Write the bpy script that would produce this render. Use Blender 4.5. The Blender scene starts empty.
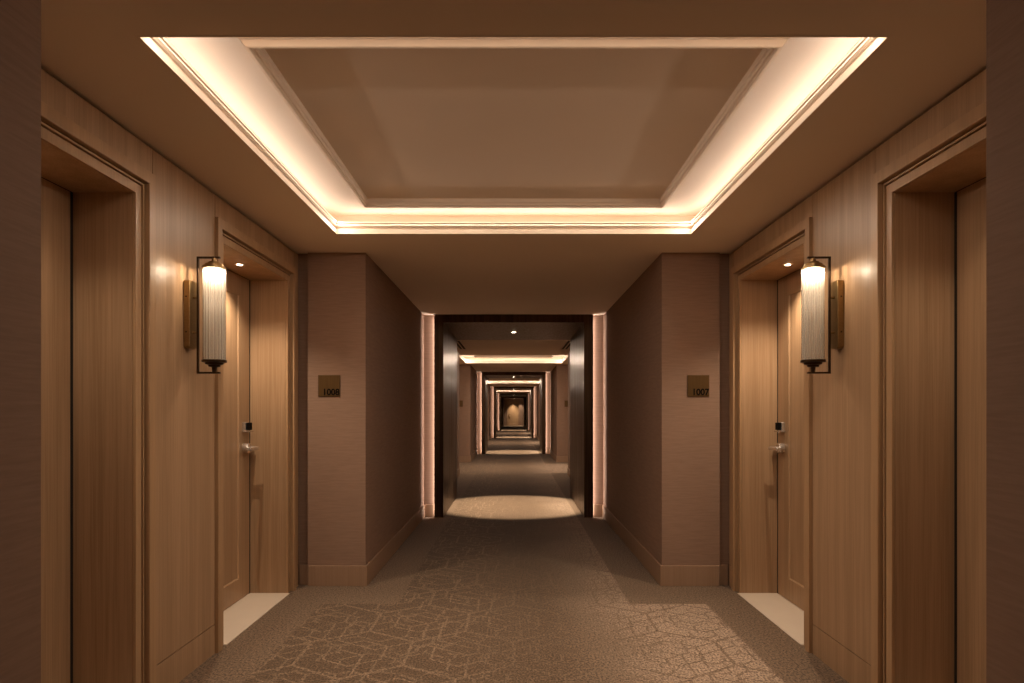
import bpy, bmesh, math, random
from mathutils import Vector, Matrix

# ------------------------------------------------------------------ camera, world, exposure
sc = bpy.context.scene
COL = sc.collection
F = 620.0                     # focal length in pixels of the 1024-wide frame
EYE = 1.285
cam_data = bpy.data.cameras.new('camera')
cam = bpy.data.objects.new('camera', cam_data)
COL.objects.link(cam)
cam.location = (0, 0, EYE)
cam.rotation_euler = (math.pi / 2, 0, 0)
cam_data.sensor_width = 36.0
cam_data.lens = 36.0 * F / 1024.0
cam_data.shift_x = -1.7 / 1024.0
cam_data.shift_y = 69.5 / 1024.0
cam_data.clip_start = 0.05
cam_data.clip_end = 200
sc.camera = cam

world = bpy.data.worlds.new('world')
sc.world = world
world.use_nodes = True
world.node_tree.nodes['Background'].inputs[0].default_value = (0.02, 0.015, 0.01, 1)
world.node_tree.nodes['Background'].inputs[1].default_value = 0.0

sc.view_settings.view_transform = 'Standard'
sc.view_settings.look = 'None'
sc.view_settings.exposure = 0.3
sc.view_settings.gamma = 1.0
sc.view_settings.use_curve_mapping = False
sc.cycles.use_denoising = True
sc.cycles.max_bounces = 14
sc.cycles.diffuse_bounces = 7
sc.cycles.glossy_bounces = 5
sc.cycles.transparent_max_bounces = 40
sc.cycles.transmission_bounces = 8
sc.cycles.caustics_reflective = False
sc.cycles.caustics_refractive = False
sc.cycles.sample_clamp_indirect = 4.0

# light levels (watts) and colours of the lamps in the corridor
WARM = (1.0, 0.80, 0.59)
COVE_COL = (1.0, 0.92, 0.87)
FILL_COL = (1.0, 0.80, 0.62)
STRIP_COL = (1.0, 0.80, 0.69)
COVE_W = 0.70                 # per metre of cove strip, towards the tray
FILL_W = 3.6                 # per metre of the fill lamps added at the lip, down into the corridor
STRIP_W = 4.4                # per vertical strip behind a portal
TUNNEL_W = 640.0
DOOR_W = 40.0
SCONCE_W = 3.6

# ------------------------------------------------------------------ dimensions
H = 2.45                      # ceiling
WX = 1.585                    # oak walls of the alcoves
NX = 1.09                     # fabric walls of the narrow parts
P = 11.0                      # one alcove + narrow part + portal + narrow part
A0, A1 = 1.43, 4.56           # first alcove along y
T0, T1 = 7.48, 9.33           # first portal along y
NMOD = 5
LX = 1.854                    # plane of the door leaves

# ------------------------------------------------------------------ material helpers
MATS = {}
def new_mat(name):
    m = bpy.data.materials.new(name)
    m.use_nodes = True
    nt = m.node_tree
    for n in list(nt.nodes):
        nt.nodes.remove(n)
    out = nt.nodes.new('ShaderNodeOutputMaterial')
    b = nt.nodes.new('ShaderNodeBsdfPrincipled')
    nt.links.new(b.outputs[0], out.inputs[0])
    MATS[name] = m
    return m, nt, b, out

def node(nt, kind, **kw):
    n = nt.nodes.new(kind)
    for k, v in kw.items():
        setattr(n, k, v)
    return n

def val(nt, x, sock):
    if isinstance(x, (int, float)):
        sock.default_value = x
    else:
        nt.links.new(x, sock)

def M(nt, op, a, b=0.0, c=None):
    n = node(nt, 'ShaderNodeMath', operation=op)
    val(nt, a, n.inputs[0]); val(nt, b, n.inputs[1])
    if c is not None:
        val(nt, c, n.inputs[2])
    return n.outputs[0]

def mixc(nt, f, a, b):
    n = node(nt, 'ShaderNodeMix', data_type='RGBA')
    val(nt, f, n.inputs[0])
    for x, s in ((a, n.inputs[6]), (b, n.inputs[7])):
        if isinstance(x, tuple):
            s.default_value = (*x, 1)
        else:
            nt.links.new(x, s)
    return n.outputs[2]

def smooth(nt, x, lo, hi, t0=0.0, t1=1.0):
    n = node(nt, 'ShaderNodeMapRange', interpolation_type='SMOOTHSTEP')
    val(nt, x, n.inputs[0])
    n.inputs[1].default_value = lo; n.inputs[2].default_value = hi
    n.inputs[3].default_value = t0; n.inputs[4].default_value = t1
    return n.outputs[0]

def coords(nt, scale=(1, 1, 1)):
    g = node(nt, 'ShaderNodeNewGeometry')
    mp = node(nt, 'ShaderNodeMapping')
    mp.inputs[3].default_value = scale
    nt.links.new(g.outputs[0], mp.inputs[0])
    return mp.outputs[0]

def noise(nt, vec, scale, detail=3.0, rough=0.5):
    n = node(nt, 'ShaderNodeTexNoise')
    nt.links.new(vec, n.inputs['Vector'])
    n.inputs['Scale'].default_value = scale
    n.inputs['Detail'].default_value = detail
    n.inputs['Roughness'].default_value = rough
    return n.outputs[0]

def bump(nt, b, h, strength, dist):
    n = node(nt, 'ShaderNodeBump')
    n.inputs['Strength'].default_value = strength
    n.inputs['Distance'].default_value = dist
    nt.links.new(h, n.inputs['Height'])
    nt.links.new(n.outputs[0], b.inputs['Normal'])

# oak veneer with fine vertical grain
def make_oak(name, light, dark, rough=0.42):
    m, nt, b, o = new_mat(name)
    fine = noise(nt, coords(nt, (160, 160, 2.4)), 1.0, 3.0, 0.6)
    broad = noise(nt, coords(nt, (16, 16, 0.35)), 1.0, 2.0, 0.5)
    f = M(nt, 'ADD', M(nt, 'MULTIPLY', fine, 0.55), M(nt, 'MULTIPLY', broad, 0.45))
    f = smooth(nt, f, 0.32, 0.68)
    nt.links.new(mixc(nt, f, dark, light), b.inputs['Base Color'])
    b.inputs['Roughness'].default_value = rough
    b.inputs['Specular IOR Level'].default_value = 0.35
    bump(nt, b, fine, 0.08, 0.002)
    return m
OAK = make_oak('oak_veneer', (0.425, 0.272, 0.158), (0.305, 0.188, 0.102))
OAK_TRIM = make_oak('oak_trim', (0.43, 0.27, 0.145), (0.35, 0.215, 0.115), 0.38)

BASEMAT = make_oak('baseboard_wood', (0.33, 0.212, 0.138), (0.285, 0.18, 0.113), 0.5)
m, nt, b, o = new_mat('dark_gap')
b.inputs['Base Color'].default_value = (0.012, 0.008, 0.006, 1)
b.inputs['Roughness'].default_value = 0.8
GAP = m

# woven wall covering, soft horizontal slub
m, nt, b, o = new_mat('fabric_wallcovering')
slub = noise(nt, coords(nt, (7, 7, 90)), 1.0, 4.0, 0.65)
weave = noise(nt, coords(nt, (400, 400, 500)), 1.0, 1.0)
f = smooth(nt, slub, 0.3, 0.7)
nt.links.new(mixc(nt, f, (0.245, 0.155, 0.108), (0.285, 0.183, 0.130)), b.inputs['Base Color'])
b.inputs['Roughness'].default_value = 0.75
b.inputs['Specular IOR Level'].default_value = 0.2
bump(nt, b, M(nt, 'ADD', slub, M(nt, 'MULTIPLY', weave, 0.3)), 0.12, 0.003)
FABRIC = m

m, nt, b, o = new_mat('ceiling_paint')
n_ = noise(nt, coords(nt, (3, 3, 3)), 1.0, 2.0)
nt.links.new(mixc(nt, n_, (0.80, 0.69, 0.575), (0.83, 0.72, 0.605)), b.inputs['Base Color'])
b.inputs['Roughness'].default_value = 0.85
b.inputs['Specular IOR Level'].default_value = 0.15
CEIL = m

m, nt, b, o = new_mat('moulding_paint')
n_ = noise(nt, coords(nt, (20, 20, 20)), 1.0, 2.0)
nt.links.new(mixc(nt, n_, (0.76, 0.64, 0.52), (0.80, 0.68, 0.56)), b.inputs['Base Color'])
b.inputs['Roughness'].default_value = 0.6
MOULD = m

# dark bronze cladding of the portals
m, nt, b, o = new_mat('dark_bronze_cladding')
st = smooth(nt, noise(nt, coords(nt, (34, 34, 0.5)), 1.0, 4.0, 0.7), 0.3, 0.7)
nt.links.new(mixc(nt, st, (0.055, 0.032, 0.019), (0.13, 0.078, 0.046)), b.inputs['Base Color'])
b.inputs['Metallic'].default_value = 0.92
b.inputs['Specular IOR Level'].default_value = 0.2
nt.links.new(smooth(nt, st, 0.2, 0.8, 0.30, 0.46), b.inputs['Roughness'])
bump(nt, b, st, 0.15, 0.003)
BRONZE = m

m, nt, b, o = new_mat('aged_brass')
n_ = noise(nt, coords(nt, (60, 60, 200)), 1.0, 3.0)
nt.links.new(mixc(nt, n_, (0.26, 0.165, 0.07), (0.36, 0.24, 0.11)), b.inputs['Base Color'])
b.inputs['Metallic'].default_value = 0.9
b.inputs['Roughness'].default_value = 0.36
BRASS = m

m, nt, b, o = new_mat('dark_bronze_metal')
n_ = noise(nt, coords(nt, (80, 80, 80)), 1.0, 2.0)
nt.links.new(mixc(nt, n_, (0.045, 0.026, 0.015), (0.075, 0.045, 0.025)), b.inputs['Base Color'])
b.inputs['Metallic'].default_value = 0.8
b.inputs['Roughness'].default_value = 0.38
DKMETAL = m

m, nt, b, o = new_mat('brass_plate')
n_ = noise(nt, coords(nt, (300, 300, 8)), 1.0, 3.0)
nt.links.new(mixc(nt, n_, (0.085, 0.048, 0.016), (0.14, 0.082, 0.030)), b.inputs['Base Color'])
b.inputs['Metallic'].default_value = 0.75
b.inputs['Roughness'].default_value = 0.45
PLATE = m

m, nt, b, o = new_mat('black_lettering')
b.inputs['Base Color'].default_value = (0.004, 0.003, 0.0025, 1)
b.inputs['Roughness'].default_value = 0.8
b.inputs['Specular IOR Level'].default_value = 0.1
BLACK = m

m, nt, b, o = new_mat('satin_nickel')
n_ = noise(nt, coords(nt, (200, 200, 200)), 1.0, 2.0)
nt.links.new(mixc(nt, n_, (0.66, 0.62, 0.58), (0.78, 0.74, 0.70)), b.inputs['Base Color'])
b.inputs['Metallic'].default_value = 0.85
b.inputs['Roughness'].default_value = 0.25
NICKEL = m

m, nt, b, o = new_mat('cream_stone')
n_ = noise(nt, coords(nt, (6, 6, 6)), 1.0, 5.0)
nt.links.new(mixc(nt, n_, (0.68, 0.58, 0.47), (0.76, 0.66, 0.54)), b.inputs['Base Color'])
b.inputs['Roughness'].default_value = 0.4
STONE = m

def emis(name, col, strength):
    m, nt, b, o = new_mat(name)
    b.inputs['Base Color'].default_value = (0.8, 0.75, 0.7, 1)
    b.inputs['Emission Color'].default_value = (*col, 1)
    b.inputs['Emission Strength'].default_value = strength
    return m
LENS = emis('lit_lamp_lens', (1.0, 0.85, 0.66), 14.0)
LED = emis('led_tape', (1.0, 0.84, 0.66), 2.0)
TOPLED = emis('lit_led_ring', (1.0, 0.82, 0.6), 12.0)

# reeded glass rods: clear, a little milky so that the lamp makes them glow
m, nt, b, o = new_mat('glass_rod')
nt.nodes.remove(b)
tr = node(nt, 'ShaderNodeBsdfTransparent'); lw = node(nt, 'ShaderNodeLayerWeight'); lw.inputs[0].default_value = 0.35
nt.links.new(mixc(nt, smooth(nt, lw.outputs[1], 0.25, 0.85), (0.97, 0.96, 0.93), (0.34, 0.28, 0.21)), tr.inputs[0])
gl = node(nt, 'ShaderNodeBsdfGlossy'); gl.inputs['Roughness'].default_value = 0.12
df = node(nt, 'ShaderNodeBsdfTranslucent'); df.inputs[0].default_value = (0.9, 0.85, 0.78, 1)
dd = node(nt, 'ShaderNodeBsdfDiffuse'); dd.inputs[0].default_value = (0.9, 0.85, 0.78, 1)
m0 = node(nt, 'ShaderNodeMixShader'); m0.inputs[0].default_value = 0.5
nt.links.new(df.outputs[0], m0.inputs[1]); nt.links.new(dd.outputs[0], m0.inputs[2])
m1 = node(nt, 'ShaderNodeMixShader'); m1.inputs[0].default_value = 0.30
nt.links.new(tr.outputs[0], m1.inputs[1]); nt.links.new(m0.outputs[0], m1.inputs[2])
m2 = node(nt, 'ShaderNodeMixShader')
nt.links.new(M(nt, 'MULTIPLY', lw.outputs[1], 0.7), m2.inputs[0])
nt.links.new(m1.outputs[0], m2.inputs[1]); nt.links.new(gl.outputs[0], m2.inputs[2])
nt.links.new(m2.outputs[0], o.inputs[0])
GLASS = m

# ------------------------------------------------------------------ carpet
def make_carpet():
    m, nt, b, o = new_mat('patterned_carpet')
    g = node(nt, 'ShaderNodeNewGeometry')
    sp = node(nt, 'ShaderNodeSeparateXYZ')
    nt.links.new(g.outputs[0], sp.inputs[0])
    X, Y = sp.outputs[0], sp.outputs[1]
    pos = g.outputs[0]
    # a little wobble so that the woven lines are not ruler straight
    w = noise(nt, pos, 28.0, 2.0)
    X1 = M(nt, 'ADD', X, M(nt, 'MULTIPLY', M(nt, 'SUBTRACT', w, 0.5), 0.02))
    w2 = noise(nt, coords(nt, (1, 1.3, 1)), 33.0, 2.0)
    Y1 = M(nt, 'ADD', Y, M(nt, 'MULTIPLY', M(nt, 'SUBTRACT', w2, 0.5), 0.02))

    def fold(v, period, shift):
        return M(nt, 'SUBTRACT', M(nt, 'FLOORED_MODULO', M(nt, 'ADD', v, shift), period), period / 2)
    def hexd(x, y):
        ax = M(nt, 'ABSOLUTE', x); ay = M(nt, 'ABSOLUTE', y)
        return M(nt, 'MAXIMUM', ax, M(nt, 'ADD', M(nt, 'MULTIPLY', ax, 0.5), M(nt, 'MULTIPLY', ay, 0.8660254)))
    def hexfield(s, sx, sy):
        h = s * 1.7320508
        a = hexd(fold(X1, s, sx), fold(Y1, h, sy))
        c = hexd(fold(X1, s, sx + s / 2), fold(Y1, h, sy + h / 2))
        return M(nt, 'MINIMUM', a, c)       # 0 at a centre, s/2 at the edge
    def line(d, at, w):
        return smooth(nt, M(nt, 'ABSOLUTE', M(nt, 'SUBTRACT', d, at)), w * 0.55, w, 1.0, 0.0)
    big = hexfield(0.56, 0.0, 0.1)
    off = hexfield(0.56, 0.19, 0.27)
    mid = hexfield(0.28, 0.05, 0.02)
    sm = hexfield(0.14, 0.03, 0.05)
    nm = noise(nt, pos, 3.2, 1.0)
    nm2 = noise(nt, coords(nt, (1, 1, 1)), 5.5, 1.0)
    L = M(nt, 'MAXIMUM', line(big, 0.278, 0.009), line(big, 0.15, 0.008))
    L = M(nt, 'MAXIMUM', L, M(nt, 'MULTIPLY', line(off, 0.235, 0.008), smooth(nt, nm, 0.36, 0.46)))
    L = M(nt, 'MAXIMUM', L, M(nt, 'MULTIPLY', line(mid, 0.138, 0.0065), smooth(nt, nm2, 0.44, 0.52, 0.0, 0.9)))
    L = M(nt, 'MAXIMUM', L, M(nt, 'MULTIPLY', line(sm, 0.066, 0.006), smooth(nt, nm2, 0.50, 0.42, 0.0, 0.8)))
    # broken by the pile
    pile = noise(nt, coords(nt, (1, 0.75, 1)), 95.0, 3.0, 0.75)
    blot = noise(nt, pos, 55.0, 3.0, 0.6)
    L = M(nt, 'MULTIPLY', L, smooth(nt, blot, 0.34, 0.52, 0.35, 1.0))
    # border: plain band along the walls
    yl = M(nt, 'FLOORED_MODULO', M(nt, 'SUBTRACT', Y, 1.86), P)
    ina = M(nt, 'LESS_THAN', yl, 2.27)
    hw = M(nt, 'ADD', 0.77, M(nt, 'MULTIPLY', ina, 0.51))
    aX = M(nt, 'ABSOLUTE', X)
    inside = smooth(nt, M(nt, 'SUBTRACT', hw, aX), -0.012, 0.012)
    # pile sheen painted into ground and line colours, ground lighter to the right
    sheen_x = M(nt, 'ADD', X, M(nt, 'MULTIPLY', M(nt, 'SUBTRACT', noise(nt, pos, 1.4, 2.0), 0.5), 0.5))
    dr = smooth(nt, sheen_x, 0.15, 1.05)
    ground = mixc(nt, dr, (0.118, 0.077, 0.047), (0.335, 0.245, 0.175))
    linec = mixc(nt, smooth(nt, sheen_x, -0.1, 0.8), (0.235, 0.163, 0.106), (0.150, 0.100, 0.065))
    strength = M(nt, 'ADD', smooth(nt, sheen_x, -0.45, 0.0, 0.85, 0.30), smooth(nt, sheen_x, 0.15, 0.7, 0.0, 0.5))
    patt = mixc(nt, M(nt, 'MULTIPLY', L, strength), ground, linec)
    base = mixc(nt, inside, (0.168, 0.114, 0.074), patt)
    sp_ = smooth(nt, pile, 0.34, 0.66, 0.38, 1.65)
    sp2 = smooth(nt, blot, 0.25, 0.75, 0.88, 1.10)
    hsv = node(nt, 'ShaderNodeHueSaturation')
    nt.links.new(base, hsv.inputs['Color'])
    nt.links.new(M(nt, 'MULTIPLY', sp_, sp2), hsv.inputs['Value'])
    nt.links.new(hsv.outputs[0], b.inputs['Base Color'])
    b.inputs['Roughness'].default_value = 0.95
    b.inputs['Specular IOR Level'].default_value = 0.05
    b.inputs['Sheen Weight'].default_value = 0.15
    bump(nt, b, pile, 0.5, 0.006)
    return m
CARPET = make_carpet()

# ------------------------------------------------------------------ mesh helpers
def box(bm, a, b_):
    lo = [min(a[i], b_[i]) for i in range(3)]; hi = [max(a[i], b_[i]) for i in range(3)]
    v = [bm.verts.new((x, y, z)) for z in (lo[2], hi[2]) for y in (lo[1], hi[1]) for x in (lo[0], hi[0])]
    for f in ((0, 2, 3, 1), (4, 5, 7, 6), (0, 1, 5, 4), (2, 6, 7, 3), (0, 4, 6, 2), (1, 3, 7, 5)):
        bm.faces.new([v[i] for i in f])

def lathe(bm, prof, c=(0, 0, 0), axis='z', seg=32):
    """prof: (radius, height) pairs, closed by caps"""
    rings = []
    for r, h in prof:
        ring = []
        for k in range(seg):
            t = 2 * math.pi * k / seg
            u, w = r * math.cos(t), r * math.sin(t)
            p = (u, w, h) if axis == 'z' else ((h, u, w) if axis == 'x' else (u, h, w))
            ring.append(bm.verts.new((c[0] + p[0], c[1] + p[1], c[2] + p[2])))
        rings.append(ring)
    for a, b_ in zip(rings, rings[1:]):
        for k in range(seg):
            bm.faces.new((a[k], a[(k + 1) % seg], b_[(k + 1) % seg], b_[k]))
    bm.faces.new(rings[0][::-1]); bm.faces.new(rings[-1])

def sweep_rect(bm, x0, x1, y0, y1, prof):
    """closed profile of (outward offset, z) swept round a rectangle"""
    rings = []
    for o, z in prof:
        rings.append([bm.verts.new(p) for p in ((x0 - o, y0 - o, z), (x1 + o, y0 - o, z), (x1 + o, y1 + o, z), (x0 - o, y1 + o, z))])
    n = len(rings)
    for i in range(n):
        a, b_ = rings[i], rings[(i + 1) % n]
        for k in range(4):
            bm.faces.new((a[k], a[(k + 1) % 4], b_[(k + 1) % 4], b_[k]))

def obj(name, bm, mat, parent=None, bevel=0.0, smooth_=False, origin=None):
    bmesh.ops.recalc_face_normals(bm, faces=bm.faces)
    me = bpy.data.meshes.new(name)
    bm.to_mesh(me); bm.free()
    for mm in (mat if isinstance(mat, (list, tuple)) else [mat]):
        me.materials.append(mm)
    o = bpy.data.objects.new(name, me)
    COL.objects.link(o)
    if parent:
        o.parent = parent
    if bevel:
        md = o.modifiers.new('bevel', 'BEVEL'); md.width = bevel; md.segments = 2; md.limit_method = 'ANGLE'
    if smooth_:
        for p in me.polygons: p.use_smooth = True
        try:
            me.set_sharp_from_angle(angle=math.radians(35))
        except Exception:
            pass
    return o

def struct(name, bm, mat, parent=None, **kw):
    o = obj(name, bm, mat, parent, **kw)
    if parent is None:
        o['kind'] = 'structure'
    return o

def thing(name, label, cat, loc=(0, 0, 0), group=None, rz=0.0, kind=None):
    o = bpy.data.objects.new(name, None)
    COL.objects.link(o)
    o.location = loc; o.rotation_euler = (0, 0, rz); o.empty_display_size = 0.1
    if label: o['label'] = label
    if cat: o['category'] = cat
    if group: o['group'] = group
    if kind: o['kind'] = kind
    return o

def copy_tree(o, parent=None):
    c = o.copy(); COL.objects.link(c)
    if parent: c.parent = parent
    for ch in list(o.children): copy_tree(ch, c)
    return c

def lamp(kind, name, loc, watts, col, parent=None, direction=(0, 0, -1), **kw):
    d = bpy.data.lights.new(name, kind)
    d.energy = watts; d.color = col
    for k, v in kw.items(): setattr(d, k, v)
    o = bpy.data.objects.new(name, d); COL.objects.link(o)
    o.location = loc
    o.rotation_euler = Vector(direction).to_track_quat('-Z', 'Y').to_euler()
    if parent: o.parent = parent
    return o

SIDES = ((-1, 'left'), (1, 'right'))
def mx(s, x): return s * x

# ------------------------------------------------------------------ floor
YB, YE = -1.7, 54.9
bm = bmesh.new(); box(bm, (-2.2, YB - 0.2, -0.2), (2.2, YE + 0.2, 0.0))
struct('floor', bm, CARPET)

# ------------------------------------------------------------------ ceiling with a tray over every alcove
TRX, TY0, TY1 = 1.168, 1.930, 4.079
COVE = 0.16                   # how far the cove runs back above the ceiling
ZT = 2.62                     # upper plane of the tray
bm = bmesh.new()
prev = YB - 0.2
for n in range(NMOD):
    y0, y1 = TY0 + n * P, TY1 + n * P
    box(bm, (-2.2, prev, H), (2.2, y0 - COVE, ZT))                       # plain run
    box(bm, (-2.2, y0 - COVE, H), (2.2, y0, 2.475))                      # shelves under the cove
    box(bm, (-2.2, y1, H), (2.2, y1 + COVE, 2.475))
    for s, _ in SIDES:
        box(bm, (mx(s, TRX), y0, H), (mx(s, 2.2), y1, 2.475))
        box(bm, (mx(s, TRX + COVE), y0 - COVE, 2.475), (mx(s, 2.2), y1 + COVE, ZT))
    prev = y1 + COVE
box(bm, (-2.2, prev, H), (2.2, YE + 0.2, ZT))
box(bm, (-2.2, YB - 0.2, ZT), (2.2, YE + 0.2, ZT + 0.1))
struct('ceiling', bm, CEIL)

LIP = [(0.010, 2.4495), (-0.003, 2.4495), (-0.003, 2.477), (0.005, 2.481), (0.005, 2.489), (-0.001, 2.494),
       (-0.006, 2.505), (-0.002, 2.516), (-0.007, 2.520), (-0.007, 2.530), (0.014, 2.530), (0.014, 2.476), (0.010, 2.4745)]
INN = [(0.0, ZT), (0.0, 2.600), (-0.003, 2.596), (-0.003, 2.590), (-0.009, 2.588), (-0.022, 2.571), (-0.030, 2.569), (-0.034, 2.573),
       (-0.034, 2.580), (-0.042, 2.582), (-0.044, 2.592), (-0.050, 2.596), (-0.050, ZT)]
for n in range(NMOD):
    y0, y1 = TY0 + n * P, TY1 + n * P
    root = thing('trim_%d' % (n + 1), None, None, (0, (y0 + y1) / 2, H), kind='structure')
    oy = -(y0 + y1) / 2
    bm = bmesh.new(); sweep_rect(bm, -TRX, TRX, y0 + oy, y1 + oy, [(o_, z - H) for o_, z in LIP])
    obj('lip_moulding', bm, MOULD, root)
    bm = bmesh.new(); sweep_rect(bm, -0.969, 0.969, y0 + 0.235 + oy, y1 - 0.132 + oy, [(o_, z - H) for o_, z in INN])
    obj('panel_moulding', bm, MOULD, root)
    if n == NMOD - 1: continue
    hx, hy = TRX + 0.045, (y1 - y0) / 2 + 0.045
    z = 2.484 - H
    ref = (lambda a: None)
    for a, b_, c, dr, ln in (((-hx, -hy), (hx, -hy), (0, -hy), (0, 1), 2 * hx), ((-hx, hy), (hx, hy), (0, hy), (0, -1), 2 * hx),
                             ((-hx, -hy), (-hx, hy), (-hx, 0), (1, 0), 2 * hy), ((hx, -hy), (hx, hy), (hx, 0), (-1, 0), 2 * hy)):
        bm = bmesh.new()
        ox, oy_ = -dr[0] * 0.055, -dr[1] * 0.055
        box(bm, (a[0] + ox - 0.006, a[1] + oy_ - 0.006, z - 0.009), (b_[0] + ox + 0.006, b_[1] + oy_ + 0.006, z + 0.018))
        st_ = obj('led_strip', bm, LED, root)
        # the tape lights the cove; fill lamps added at the lip brighten the corridor
        for up, off, zz, w in ((0.55, -0.055, 0.024, COVE_W), (-1.15, 0.056, 0.050, FILL_W)):
            cc = (c[0] + dr[0] * off, c[1] + dr[1] * off)
            L_ = lamp('AREA', 'cove_and_fill_lamp', (cc[0], cc[1], z + zz), w * ln * (1.6 if n and up < 0 else 1), COVE_COL if up > 0 else FILL_COL, st_,
                      shape='RECTANGLE', size=ln - 0.12, size_y=0.008, spread=math.radians(170 if up > 0 else 129))
            q = Vector((dr[0], dr[1], up)).normalized()
            xax = Vector((1, 0, 0)) if dr[0] == 0 else Vector((0, 1, 0))
            zax = -q; yax = zax.cross(xax).normalized()
            L_.rotation_euler = Matrix((xax, yax, zax)).transposed().to_euler()

# ------------------------------------------------------------------ walls
FD = (3.400, 4.365)           # far door opening of the first alcove
ND = (1.645, 2.610)           # near door opening
OH = 2.205                    # opening height
CW = 0.110                    # casing width
G = 0.0022                    # half of a joint
BH = 0.155                    # height of the plinth
def oak_wall(bm, s, plain_from=None, y0=A0, y1=A1, doors=(ND, FD)):
    def pb(ya, yb, za, zb, x0=WX, x1=WX + 0.06):
        box(bm, (mx(s, x0), ya + G, za), (mx(s, x1), yb - G, zb))
    top = H - 0.016
    # seams fall on the outer edges of the casings
    cuts = [y0]
    for d in doors: cuts += [d[0] - CW, d[1] + CW]
    cuts.append(y1)
    for i in range(len(cuts) - 1):
        a, c = cuts[i], cuts[i + 1]
        if c - a < 0.012: continue
        if i % 2 == 0:                                     # solid panel between doors
            pb(a, c, BH + G, top); pb(a, c, 0.0, BH - G)
        else:
            pb(a, c, OH + CW - 0.01, top)                  # header above the casing

for s, side in SIDES:
    bm = bmesh.new(); oak_wall(bm, s)
    for n in range(1, NMOD):
        oak_wall(bm, s, y0=A0 + n * P, y1=A1 + n * P, doors=())
    struct('wall_' + side, bm, OAK)
    # dark substrate behind the joints, with the door recesses cut out
    bm = bmesh.new()
    x0, x1 = WX + 0.045, 2.15
    prevy = A0 - 0.0
    for d in (ND, FD):
        box(bm, (mx(s, x0), prevy, 0), (mx(s, x1), d[0] - 0.02, H)); prevy = d[1] + 0.02
        box(bm, (mx(s, x0), d[0] - 0.02, OH + 0.02), (mx(s, x1), d[1] + 0.02, H))
        box(bm, (mx(s, LX + 0.05), d[0] - 0.02, 0), (mx(s, x1), d[1] + 0.02, OH + 0.02))
    box(bm, (mx(s, x0), prevy, 0), (mx(s, x1), A1, H))
    for n in range(1, NMOD):
        box(bm, (mx(s, x0), A0 + n * P, 0), (mx(s, x1), A1 + n * P, H))
    struct('wall_' + side, bm, GAP)

def fabric_wall(name, s, xin, ya, yb, mat=FABRIC):
    bm = bmesh.new(); box(bm, (mx(s, xin), ya, 0), (mx(s, 2.15), yb, H)); return struct(name, bm, mat)

BB = 0.014                    # baseboard thickness
for s, side in SIDES:
    # beside the camera
    bm = bmesh.new(); box(bm, (mx(s, NX), YB, 0), (mx(s, 2.15), A0, H)); struct('wall_' + side, bm, FABRIC)
    bm = bmesh.new(); box(bm, (mx(s, NX - BB), YB, 0), (mx(s, NX), A0, 0.15)); box(bm, (mx(s, NX - BB), A0, 0), (mx(s, 1.50), A0 + BB, 0.15))
    struct('baseboard_' + side, bm, BASEMAT, bevel=0.003)
    for n in range(NMOD):
        o_ = n * P
        # piers: after the alcove up to the portal; a slim reveal is set back beside the oak
        bm = bmesh.new()
        box(bm, (mx(s, NX), A1 + o_, 0), (mx(s, 1.515), T0 + 0.055 + o_, H))
        box(bm, (mx(s, 1.515), A1 + 0.03 + o_, 0), (mx(s, 2.15), T0 + 0.055 + o_, H))
        # wall behind the portal and the run to the next alcove
        nxt = A0 + o_ + P if n < NMOD - 1 else YE
        if n < NMOD - 1:
            box(bm, (mx(s, 0.905), T0 + 0.055 + o_, 0), (mx(s, 2.15), T1 - 0.055 + o_, H))
            box(bm, (mx(s, NX), T1 - 0.055 + o_, 0), (mx(s, 2.15), nxt, H))
        else:
            box(bm, (mx(s, 0.905), T0 + 0.055 + o_, 0), (mx(s, 2.15), T1 - 0.055 + o_, H))
            box(bm, (mx(s, 1.6), T1 - 0.055 + o_, 0), (mx(s, 2.15), YE + 0.05, H))
        struct('wall_' + side, bm, FABRIC)
        bm = bmesh.new()
        box(bm, (mx(s, NX - BB), A1 - BB + o_, 0), (mx(s, 1.507), A1 + o_, 0.15))
        box(bm, (mx(s, 1.507), A1 + 0.016 + o_, 0), (mx(s, WX - 0.002), A1 + 0.03 + o_, 0.15))
        box(bm, (mx(s, NX - BB), A1 + o_, 0), (mx(s, NX), T0 + 0.055 + o_, 0.15))
        box(bm, (mx(s, 0.965), T0 + 0.043 + o_, 0), (mx(s, NX - BB), T0 + 0.055 + o_, 0.15))
        if n < NMOD - 1:
            box(bm, (mx(s, NX - BB), T1 - 0.055 + o_, 0), (mx(s, NX), nxt, 0.15))
        struct('baseboard_' + side, bm, BASEMAT, bevel=0.003)

# closes the corridor behind the camera
bm = bmesh.new(); box(bm, (-1.2, YB - 0.1, 0), (1.2, YB, H)); struct('wall_back', bm, FABRIC)
# far end wall, oak, with the last door
EDX0, EDX1 = -0.50, 0.38
bm = bmesh.new()
box(bm, (-1.7, YE, 0), (EDX0 - 0.02, YE + 0.1, H)); box(bm, (EDX1 + 0.02, YE, 0), (1.7, YE + 0.1, H))
box(bm, (EDX0 - 0.02, YE, 2.14), (EDX1 + 0.02, YE + 0.1, H)); box(bm, (EDX0 - 0.02, YE + 0.08, 0), (EDX1 + 0.02, YE + 0.1, 2.14))
struct('wall_end', bm, FABRIC)

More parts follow.
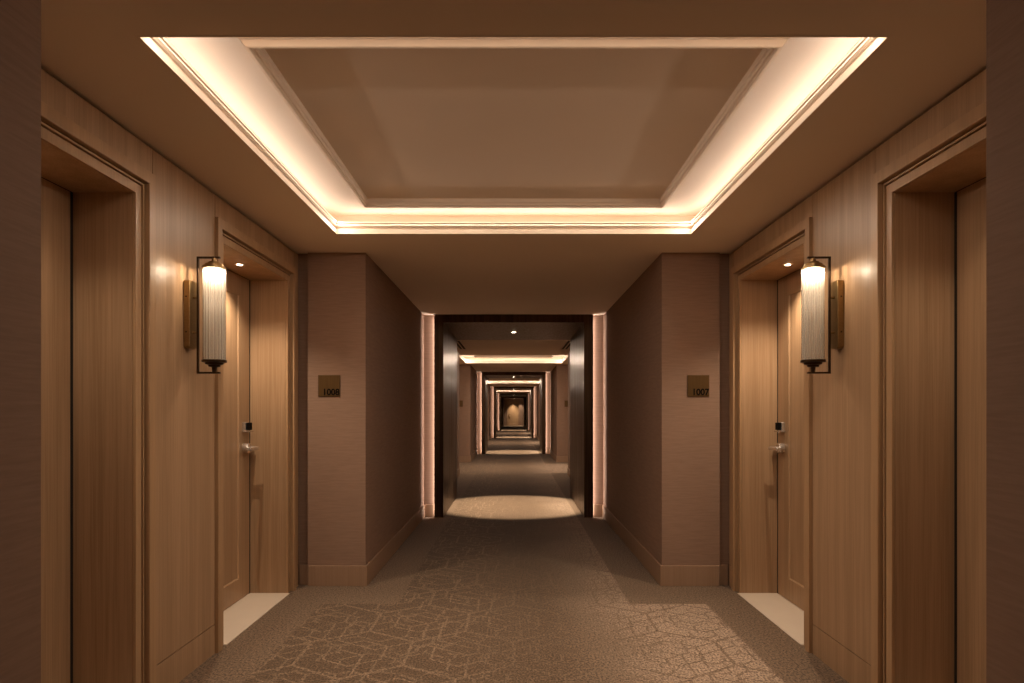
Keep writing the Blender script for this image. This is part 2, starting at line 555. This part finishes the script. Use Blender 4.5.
# ------------------------------------------------------------------ doors of the first alcove
def leaf_mesh(y0, y1, z0, z1, xf, thick):
    """door leaf facing -x (towards the corridor when on the right), sunk centre panel with a sloped edge"""
    bm = bmesh.new()
    my, mzt, mzb, sl, dp = 0.165, 0.135, 0.145, 0.007, 0.008
    def ring(a, b_, c, d, x): return [bm.verts.new(p) for p in ((x, a, c), (x, b_, c), (x, b_, d), (x, a, d))]
    bk = ring(y0, y1, z0, z1, xf + thick)
    r0 = ring(y0, y1, z0, z1, xf)
    r1 = ring(y0 + my, y1 - my, z0 + mzb, z1 - mzt, xf)
    r2 = ring(y0 + my + sl, y1 - my - sl, z0 + mzb + sl, z1 - mzt - sl, xf + dp)
    for a, b_ in ((bk, r0), (r0, r1), (r1, r2)):
        for k in range(4): bm.faces.new((a[k], a[(k + 1) % 4], b_[(k + 1) % 4], b_[k]))
    bm.faces.new(bk); bm.faces.new(r2)
    return bm

def flip_x(bm, s):
    if s < 0:
        for v in bm.verts: v.co.x = -v.co.x
    return bm

def casing_bm(hw, oh):
    """U-shaped casing round an opening of half width hw; x = 0 is the wall plane, -x towards the corridor"""
    bm = bmesh.new()
    # (distance from the opening, projection into the corridor)
    prof = [(0.022, 0.05), (0.022, 0.020), (0.0, 0.020), (0.0, 0.006), (0.040, 0.006), (0.040, 0.019), (0.046, 0.019), (0.046, 0.002),
            (0.054, 0.002), (0.054, 0.014), (0.060, 0.014), (0.060, -0.016), (0.062, -0.018), (CW, -0.018), (CW, 0.05)]
    rings = []
    for d, x in prof:
        rings.append([bm.verts.new(p) for p in ((x, -hw - d, 0), (x, -hw - d, oh + d), (x, hw + d, oh + d), (x, hw + d, 0))])
    n = len(rings)
    for i in range(n):
        a, b_ = rings[i], rings[(i + 1) % n]
        for k in range(3): bm.faces.new((a[k], a[k + 1], b_[k + 1], b_[k]))
    bm.faces.new([r[0] for r in rings]); bm.faces.new([r[3] for r in rings])
    return bm

def recess_bm(hw, oh, depth, top):
    """jambs and soffit lining the recess, from the casing back to behind the leaf"""
    bm = bmesh.new()
    box(bm, (0.021, -hw - 0.018, 0), (depth, -hw, oh + 0.018)); box(bm, (0.021, hw, 0), (depth, hw + 0.018, oh + 0.018))
    box(bm, (0.021, -hw, oh), (depth, hw, oh + 0.018))
    return bm

dn = 0
for s, side in SIDES:
    for (d0, d1, which) in ((ND[0], ND[1], -1), (FD[0], FD[1], 1)):
        dn += 1
        cy, hw = (d0 + d1) / 2, (d1 - d0) / 2
        root = thing('door_%d' % dn, None, None, (mx(s, WX), cy, 0), kind='structure')
        obj('casing', flip_x(casing_bm(hw, OH), s), OAK_TRIM, root, bevel=0.0015)
        obj('jamb_lining', flip_x(recess_bm(hw, OH, LX - WX + 0.045, 0), s), OAK, root)
        gp = 0.018
        bm = bmesh.new()
        for ya, yb, za, zb in ((-hw, -hw + gp, 0.004, OH), (hw - gp, hw, 0.004, OH), (-hw + gp, hw - gp, OH - 0.004, OH)):
            box(bm, (LX - WX + 0.001, ya, za), (LX - WX + 0.04, yb, zb))
        obj('door_seal', flip_x(bm, s), GAP, root)
        lf = obj('door_leaf', flip_x(leaf_mesh(-hw + gp, hw - gp, 0.008, OH - 0.004, LX - WX, 0.043), s), OAK, root)
        # lever handle and card reader at the edge nearest the pier
        e = which * (hw - gp)
        hy = e - which * 0.085
        xf = LX - WX
        hz = 1.029
        bm = bmesh.new()
        lathe(bm, [(0.034, xf), (0.036, xf - 0.004), (0.036, xf - 0.034), (0.031, xf - 0.040)], (0, hy, hz), 'x', 40)
        h = obj('handle_rose', flip_x(bm, s), NICKEL, lf, smooth_=True)
        bm = bmesh.new()
        lathe(bm, [(0.012, xf - 0.038), (0.012, xf - 0.086), (0.010, xf - 0.094)], (0, hy, hz), 'x', 24)
        box(bm, (xf - 0.100, hy + which * 0.014, hz - 0.011), (xf - 0.084, hy - which * 0.125, hz + 0.010))
        obj('door_lever', flip_x(bm, s), NICKEL, h, bevel=0.003)
        bm = bmesh.new()
        box(bm, (xf - 0.026, hy - 0.032, 1.143), (xf, hy + 0.032, 1.207))
        r = obj('card_reader', flip_x(bm, s), NICKEL, lf, bevel=0.004)
        bm = bmesh.new()
        box(bm, (xf - 0.046, hy - 0.028, 1.154), (xf - 0.026, hy + 0.028, 1.205))
        obj('reader_cover', flip_x(bm, s), BLACK, r, bevel=0.004)
        bm = bmesh.new()
        box(bm, (xf - 0.052, hy - 0.034, 1.141), (xf, hy + 0.034, 1.148))
        obj('reader_tray', flip_x(bm, s), NICKEL, r, bevel=0.001)
        # stone floor of the recess
        bm = bmesh.new()
        box(bm, (mx(s, WX - 0.01), d0 + 0.001, -0.01), (mx(s, LX + 0.04), d1 - 0.001, 0.004))
        struct('threshold_%d' % dn, bm, STONE)

# ------------------------------------------------------------------ far end door
dn += 1
root = thing('door_%d' % dn, None, None, ((EDX0 + EDX1) / 2, YE, 0), kind='structure')
hw = (EDX1 - EDX0) / 2
bm = leaf_mesh(-hw, hw, 0.008, 2.12, 0.02, 0.045)
for v in bm.verts: v.co = Vector((-v.co.y, v.co.x, v.co.z))
lf = obj('door_leaf', bm, OAK_TRIM, root)
bm = casing_bm(hw, 2.12)
for v in bm.verts: v.co = Vector((-v.co.y, v.co.x, v.co.z))
obj('casing', bm, OAK_TRIM, root)
bm = bmesh.new(); lathe(bm, [(0.03, 0.02), (0.03, -0.03)], (-hw + 0.09, 0, 1.0), 'y', 16)
h = obj('handle_rose', bm, DKMETAL, lf)
bm = bmesh.new(); box(bm, (-hw + 0.08, -0.06, 0.99), (-hw + 0.20, -0.03, 1.01)); obj('door_lever', bm, DKMETAL, h)

# ------------------------------------------------------------------ downlights
def downlight(label, loc, watts, size, blend, group, r=0.032, rad=0.012):
    t = thing('ceiling_downlight', label, 'downlight', loc, group)
    bm = bmesh.new()
    seg = 32
    lathe(bm, [(r + 0.012, 0.0), (r + 0.012, -0.003), (r, -0.005), (r, -0.001)], (0, 0, 0), 'z', seg)
    tr_ = obj('trim_ring', bm, MOULD, t, smooth_=True)
    bm = bmesh.new(); lathe(bm, [(r * 0.85, -0.005), (r * 0.85, -0.0065), (r * 0.4, -0.0075)], (0, 0, 0), 'z', seg)
    obj('lamp_lens', bm, LENS, t, smooth_=True)
    lamp('SPOT', 'downlight_beam', (0, 0, -0.012), watts, WARM, t, (0, 0, -1), spot_size=math.radians(size),
         spot_blend=blend, shadow_soft_size=rad)
    return t
for s, side in SIDES:
    downlight('unseen fill downlight added over the near door on the %s, dimmed' % side,  # out of view, added to brighten the near door jambs
              (mx(s, 1.715), 2.13, OH), DOOR_W * 0.22, 125, 0.75, 'door recess downlights', 0.019, 0.010)
    downlight('small recessed downlight lit in the door recess soffit on the %s' % side,
              (mx(s, 1.715), 3.88, OH), DOOR_W, 125, 0.75, 'door recess downlights', 0.019, 0.010)
PN = ['nearest', 'second', 'third', 'fourth', 'fifth and last']
for n in range(NMOD):
    downlight('small downlight in the soffit of the %s bronze portal' % PN[n],
              (0, 8.40 + n * P, 2.355), TUNNEL_W * (0.5 if n == 4 else 1), 52, 0.35, 'portal downlights', 0.030, 0.02)
downlight('downlight above the door at the far end of the corridor', (-0.06, YE - 0.35, H), 260, 70, 0.9, 'end lobby downlights')
downlight('downlight right of the far end door', (0.62, YE - 0.30, H), 150, 60, 0.9, 'end lobby downlights')

# ------------------------------------------------------------------ portals
PX0, PX1, PZ = 0.85, 0.959, 2.355
for n in range(NMOD):
    y0, y1 = T0 + n * P, T1 + n * P
    root = thing('bronze_portal', 'dark bronze-clad portal framing the corridor, %s from the camera' % PN[n] if n != 0 else
                 'nearest and largest dark bronze-clad portal spanning the corridor', 'portal', (0, y0, 0))
    for face, yy, dy in (('front', 0.0, 0.005), ('back', y1 - y0, -0.005)):
        bm = bmesh.new()
        for s, _ in SIDES: box(bm, (mx(s, PX0), yy, 0), (mx(s, PX1), yy + dy, H))
        box(bm, (-PX0, yy, PZ), (PX0, yy + dy, H))
        obj('face_frame', bm, BRONZE, root)
    for s, _ in SIDES:
        bm = bmesh.new(); box(bm, (mx(s, PX0), 0.012, 0), (mx(s, 0.90), y1 - y0 - 0.012, PZ + 0.03)); obj('side_panel', bm, BRONZE, root)
    bm = bmesh.new(); box(bm, (-PX0, 0.012, PZ), (PX0, y1 - y0 - 0.012, PZ + 0.03)); obj('soffit_panel', bm, BRONZE, root)
    if n == NMOD - 1: continue
    for s, _ in SIDES:
        for yy, dy in ((0.034, 1), (y1 - y0 - 0.034, -1)):
            bm = bmesh.new(); box(bm, (mx(s, 0.905), yy - 0.006, 0.02), (mx(s, 0.936), yy + 0.006, H - 0.02))
            st_ = obj('led_strip', bm, LED, root)
            w = STRIP_W * (0.35 if (n == 3 and s > 0) else 1)
            L_ = lamp('AREA', 'strip_lamp', (mx(s, 0.940), yy, H / 2), w, STRIP_COL, st_, (s, 0, 0), shape='RECTANGLE',
                      size=0.012, size_y=H - 0.06)
            L_.rotation_euler = Matrix((Vector((0, -s, 0)), Vector((0, 0, 1)), Vector((-s, 0, 0)))).transposed().to_euler()

# ------------------------------------------------------------------ air vents in the narrow ceiling beyond the first portals
for n in range(2):
    for s, side in SIDES:
        y0 = 10.25 + n * P
        t = thing('ceiling_vent', 'dark slot air vent in the ceiling on the %s, beyond the %s portal' % (side, PN[n]),
                  'air vent', (mx(s, 0.95), y0, H), 'ceiling slot vents')
        bm = bmesh.new()
        for x in (-0.072, -0.010, 0.052): box(bm, (x, 0, -0.006), (x + 0.020, 1.4, 0.0))
        box(bm, (-0.072, -0.02, -0.006), (0.072, 0, 0)); box(bm, (-0.072, 1.4, -0.006), (0.072, 1.42, 0))
        obj('vent_frame', bm, CEIL, t)
        bm = bmesh.new()
        for x in (-0.052, 0.010): box(bm, (x, 0, -0.003), (x + 0.042, 1.4, -0.0005))
        obj('slot', bm, GAP, t)

# ------------------------------------------------------------------ room number plates
def text_mesh(s_, size):
    cu = bpy.data.curves.new('t', 'FONT'); cu.body = s_; cu.size = size; cu.extrude = 0.0012; cu.offset = size * 0.022
    cu.align_x = 'RIGHT'
    ob = bpy.data.objects.new('t', cu); COL.objects.link(ob)
    dg = bpy.context.evaluated_depsgraph_get()
    me = bpy.data.meshes.new_from_object(ob.evaluated_get(dg))
    bpy.data.objects.remove(ob); bpy.data.curves.remove(cu)
    return me
for n in range(4):
    for s, side in SIDES:
        num = {(0, -1): '1008', (0, 1): '1007'}.get((n, s))
        if num:
            lab = 'square brass plate reading %s on the %s pier' % (num, side)
        else:
            lab = 'small square brass plate on the %s pier just beyond the %s portal' % (side, PN[n - 1])
        t = thing('room_number_plate', lab, 'sign', (mx(s, 1.356), A1 + n * P, 1.47), 'room number plates')
        bm = bmesh.new(); box(bm, (-0.08, -0.008, -0.079), (0.08, 0, 0.079))
        obj('plate', bm, PLATE, t, bevel=0.0015)
        if num:
            me = text_mesh(num, 0.066)
            me.materials.clear(); me.materials.append(BLACK)
            d = bpy.data.objects.new('room_number', me); COL.objects.link(d)
            d.parent = t; d.location = (0.078, -0.0095, -0.068); d.rotation_euler = (math.pi / 2, 0, 0)
            d.scale = (0.95, 1, 1)

# ------------------------------------------------------------------ wall sconces
def sconce(s, label):
    t = thing('wall_sconce', label, 'wall lamp', (mx(s, WX), 3.01, 1.75), 'glass rod wall sconces')
    z0 = -1.75
    bm = bmesh.new()
    # long backplate with rounded ends
    w, zl, zh, th = 0.036, 1.585 + z0, 1.915 + z0, 0.030
    pts = [(-w, zl + 0.012), (-w * 0.75, zl + 0.003), (-w * 0.4, zl), (w * 0.4, zl), (w * 0.75, zl + 0.003), (w, zl + 0.012),
           (w, zh - 0.006), (w * 0.85, zh), (-w * 0.85, zh), (-w, zh - 0.006)]
    a = [bm.verts.new((0, y, z)) for y, z in pts]; b_ = [bm.verts.new((-th, y, z)) for y, z in pts]
    bm.faces.new(a); bm.faces.new(b_[::-1])
    for k in range(len(pts)): bm.faces.new((a[k], a[(k + 1) % len(pts)], b_[(k + 1) % len(pts)], b_[k]))
    bp = obj('backplate', flip_x(bm, s), BRASS, t, bevel=0.002)
    for z in (1.835 + z0, 1.665 + z0):
        bm = bmesh.new(); lathe(bm, [(0.004, -w - 0.002), (0.004, -w + 0.002)], (-0.014, 0, z), 'y', 12)
        obj('screw', flip_x(bm, s), DKMETAL, bp)
    for z in (1.835 + z0, 1.665 + z0):
        bm = bmesh.new(); lathe(bm, [(0.006, -th), (0.006, -0.048)], (0, 0, z), 'x', 16)
        obj('mounting_post', flip_x(bm, s), BRASS, t, smooth_=True)
    # C-shaped frame
    xb, xt = -0.048, -0.160
    zt, zb = 2.034 + z0, 1.466 + z0
    bm = bmesh.new()
    box(bm, (xb, -0.006, zb), (xb - 0.009, 0.006, zt))
    box(bm, (xb, -0.006, zt - 0.009), (xt, 0.006, zt))
    box(bm, (xb, -0.006, zb), (xt, 0.006, zb + 0.009))
    obj('bracket_frame', flip_x(bm, s), DKMETAL, t, bevel=0.001)
    cx = -0.132
    # stepped crown
    bm = bmesh.new()
    lathe(bm, [(0.054, 1.974 + z0), (0.054, 1.984 + z0), (0.045, 1.986 + z0), (0.043, 1.996 + z0), (0.031, 1.999 + z0), (0.027, 2.007 + z0),
               (0.013, 2.008 + z0), (0.011, 2.026 + z0)], (cx, 0, 0), 'z', 40)
    obj('top_cap', flip_x(bm, s), BRASS, t, smooth_=True)
    bm = bmesh.new()
    lathe(bm, [(0.010, 1.474 + z0), (0.012, 1.497 + z0), (0.026, 1.499 + z0), (0.028, 1.508 + z0), (0.040, 1.511 + z0), (0.042, 1.519 + z0),
               (0.056, 1.521 + z0), (0.057, 1.532 + z0)], (cx, 0, 0), 'z', 40)
    obj('bottom_cap', flip_x(bm, s), DKMETAL, t, smooth_=True)
    # lamp: ring of LEDs under the crown
    bm = bmesh.new(); lathe(bm, [(0.036, 1.9735 + z0), (0.036, 1.9700 + z0)], (cx, 0, 0), 'z', 32)
    obj('lamp_ring', flip_x(bm, s), TOPLED, t)
    lamp('POINT', 'sconce_lamp', (mx(s, cx), -0.0, 1.9665 + z0), SCONCE_W, WARM, t, shadow_soft_size=0.006)
    lamp('SPOT', 'sconce_lamp', (mx(s, cx), 0.0, 1.965 + z0), SCONCE_W * 2.2, WARM, t, spot_size=math.radians(44), spot_blend=0.8, shadow_soft_size=0.004)
    NR = 18
    bm = bmesh.new()
    lathe(bm, [(0.0064, 1.534 + z0), (0.0062, 1.972 + z0)], (0, 0, 0), 'z', 12)
    first = obj('glass_rod', bm, GLASS, t, smooth_=True)
    for k in range(NR):
        r_ = first if k == 0 else first.copy()
        if k: COL.objects.link(r_)
        r_.parent = t
        a_ = 2 * math.pi * (k + 0.5) / NR
        r_.location = (mx(s, cx) + 0.0455 * math.cos(a_), 0.0455 * math.sin(a_), 0)
    return t
sconce(-1, 'brass wall sconce of glass rods on the left oak wall')
sconce(1, 'brass wall sconce of glass rods on the right oak wall')
